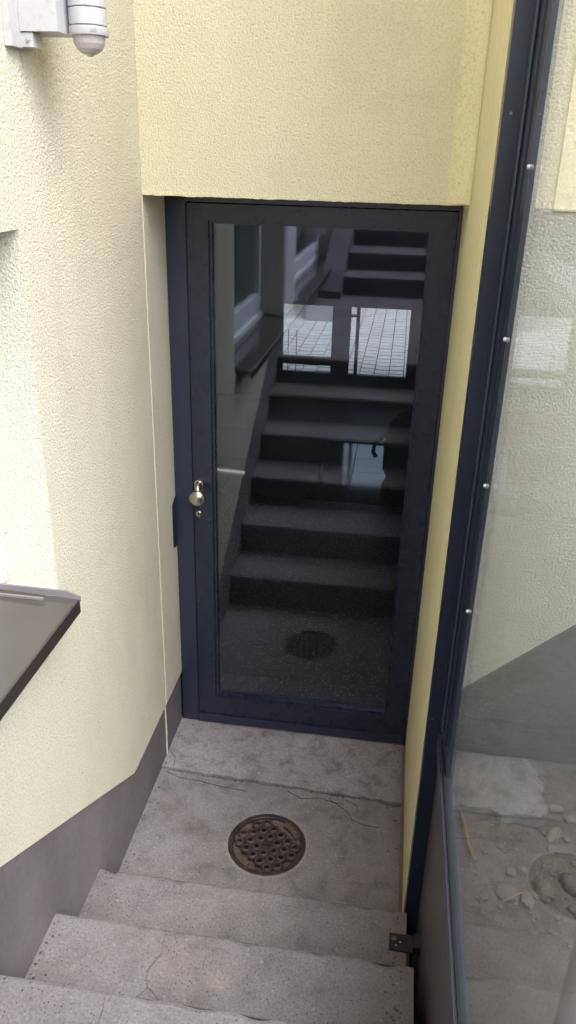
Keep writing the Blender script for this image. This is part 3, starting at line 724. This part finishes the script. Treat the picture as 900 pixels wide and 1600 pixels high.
obj('hall_ceiling', B(-1.75, 2.55, .302, 5.15, 2.6, 2.75), M['room'], hall)
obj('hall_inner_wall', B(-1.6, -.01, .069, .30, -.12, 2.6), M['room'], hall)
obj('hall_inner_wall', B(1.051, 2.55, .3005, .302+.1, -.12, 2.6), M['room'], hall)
# far glazed door set
fd = empty('far_door', 'dark framed glazed doors at the far end of the hallway, seen through the front glass', 'door')
Y0, Y1 = 4.97, 5.03
cols = [(-1.6, -.352, 0), (-.352, .125, 1), (.125, .300, 0), (.300, .352, 2), (.352, .384, 0), (.384, .858, 3), (.858, 2.4, 0)]
bm = bmesh.new()
for x0, x1, k in cols:
    if k == 0: box(bm, x0, x1, Y0, Y1, -.12, 2.6)
    else: box(bm, x0, x1, Y0, Y1, .905, 2.6); box(bm, x0, x1, Y0, Y1, -.12, .255)
    if k == 1: box(bm, x0, x1, Y0, Y1, .332, .405)
    if k == 2: box(bm, x0, x1, Y0, Y1, .812, .828)
obj('door_frame', bm, M['room'], fd)
for x0, x1, z0, z1 in ((-.352, .125, .255, .332), (-.352, .125, .405, .905), (.300, .352, .255, .812), (.300, .352, .828, .905), (.384, .858, .255, .905)):
    obj('pane', B(x0, x1, 4.996, 5.002, z0, z1), M['pane_dark'], fd)
for x in (-.30, -.22): obj('cable', B(x, x+.006, 4.985, 4.991, .255, .66), M['black'], fd)
bm = bmesh.new(); lathe(bm, [(.0, 4.968), (.012, 4.966), (.014, 4.93), (.032, 4.925), (.036, 4.905), (.028, 4.885), (.0, 4.88)], (.955, 0, .545), 1, 24, False)
obj('door_knob', bm, M['black'], fd, smooth=True)
# courtyard paving beyond
bm = bmesh.new(); rnd_ = random.Random(5)
for i in range(42):
    for j in range(44):
        x = -3.2+i*.162; y = 5.4+j*.182+(i % 2)*.09+.03*(i % 3)
        dz = rnd_.random()*.004; box(bm, x, x+.151, y, y+.154, -.05, -.002+dz)
obj('paver_field', bm, M['paver'], kind='stuff')
obj('paver_bed', B(-4, 4.5, 5.04, 13, -.055, -.018), M['paver_bed'], kind='structure')
tag(obj('yard_wall', B(-1.5, -.80, 10.1, 13.0, -.05, 2.2), M['wall_d']), 'yellow rendered wall in the far courtyard, seen through both glass doors', 'wall')
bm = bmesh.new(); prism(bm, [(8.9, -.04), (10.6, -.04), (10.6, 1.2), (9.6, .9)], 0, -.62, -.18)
tag(obj('ramp_block', bm, smooth_paint('grey_concrete_wedge', (.13, .13, .14))), 'grey concrete wedge standing on the far courtyard pavers', 'block')  # the wedge has its own dark grey

# things standing in the hallway
tag(obj('reflection_mat', B(-.5, 1.15, 3.72, 4.85, -.0025, .006), M['black']), 'added black mat dulling the floor reflection in front of the far hallway doors', 'mat')  # matt sheet added to cut the far panes' reflection in the tiles
bm = bmesh.new(); box(bm, -.75, .27, 2.75, 3.45, -.0025, .16)  # added box, covers the left pane's reflection on the floor
tag(obj('reflection_blocker', bm, M['room'], bev=.02), 'added low dark box hiding the floor reflection left of the bright tile patch', 'box')
bm = bmesh.new()
rings = []
for k, (z, rx, ry, dx) in enumerate([(-.002, .17, .12, 0), (.06, .20, .14, .0), (.25, .20, .14, -.01), (.42, .17, .12, 0), (.52, .11, .08, .01), (.55, .03, .02, .01)]):
    ring = []
    for i in range(24):
        t = 2*math.pi*i/24; w = 1+.07*noise.noise(Vector((math.cos(t)*2, math.sin(t)*2, z*6)))
        ring.append(bm.verts.new((.93+dx+rx*w*math.cos(t), 3.0+ry*w*math.sin(t), z)))
    rings.append(ring)
for A, Bq in zip(rings, rings[1:]):
    for i in range(24): j = (i+1) % 24; bm.faces.new((A[i], A[j], Bq[j], Bq[i]))
bm.faces.new(rings[0]); bm.faces.new(rings[-1])
bag = tag(bpy.data.objects.new('bag', None), 'dark soft bag with a curved handle on the hallway floor to the right', 'bag'); C.objects.link(bag)
obj('bag_body', bm, M['room'], bag, smooth=True)
bm = bmesh.new(); tube(bm, [(.80, 2.98, .32), (.72, 2.95, .34), (.665, 2.93, .29), (.65, 2.92, .22), (.675, 2.91, .18)], .018, 8)
obj('handle', bm, M['room'], bag, smooth=True)

# grit gathered along the wall feet on floor and steps
bm = bmesh.new(); rnd_ = random.Random(11)
for i in range(420):
    lv = rnd_.choice((0, 0, 1, 2, 3)); right = rnd_.random() < .55
    y_hi = -.02 if lv == 0 else NY[lv-1]-.012; y_lo = NY[lv]+.012
    y = y_lo+rnd_.random()*(y_hi-y_lo); d = .002+.05*rnd_.random()**2.5
    x = (.922-d) if right else (.002+d)
    if lv == 0 and rnd_.random() < .35: x = .05+.85*rnd_.random(); y = jag2(x)-.008*rnd_.random()
    z = RZ*lv + (.003 if lv == 0 and y > -.30 else 0); r = .0012+.0028*rnd_.random()**2
    if math.hypot(x-DX, y-DY) < .15: continue
    for v in bmesh.ops.create_icosphere(bm, subdivisions=1, radius=r)['verts']:
        v.co = Vector((v.co.x*1.3+x, v.co.y+y, v.co.z*.6+z+r*.3))
obj('grit', bm, smooth_paint('grit_brown', (.11, .09, .075), .5), kind='stuff')
for i, (x, y, lv, a, lab) in enumerate([(.905, -.80, 0, .6, 'curled dry brown leaf on the landing beside the cream wall foot'), (.03, -1.17, 1, 2.1, 'tiny dry leaf on the lowest step against the plinth')]):
    bm = bmesh.new(); pts = [(0, -.011), (.004, -.005), (.0055, .001), (.003, .008), (0, .013), (-.003, .008), (-.0055, .001), (-.004, -.005)]
    prism(bm, pts, 2, 0, .0006)
    for v in bm.verts: v.co.z += abs(v.co.x)*.5+.12*abs(v.co.y)
    o = obj('leaf', bm, M['straw']); o.location = (x, y, RZ*lv+.001); o.rotation_euler = (0, 0, a); tag(o, lab, 'leaf')
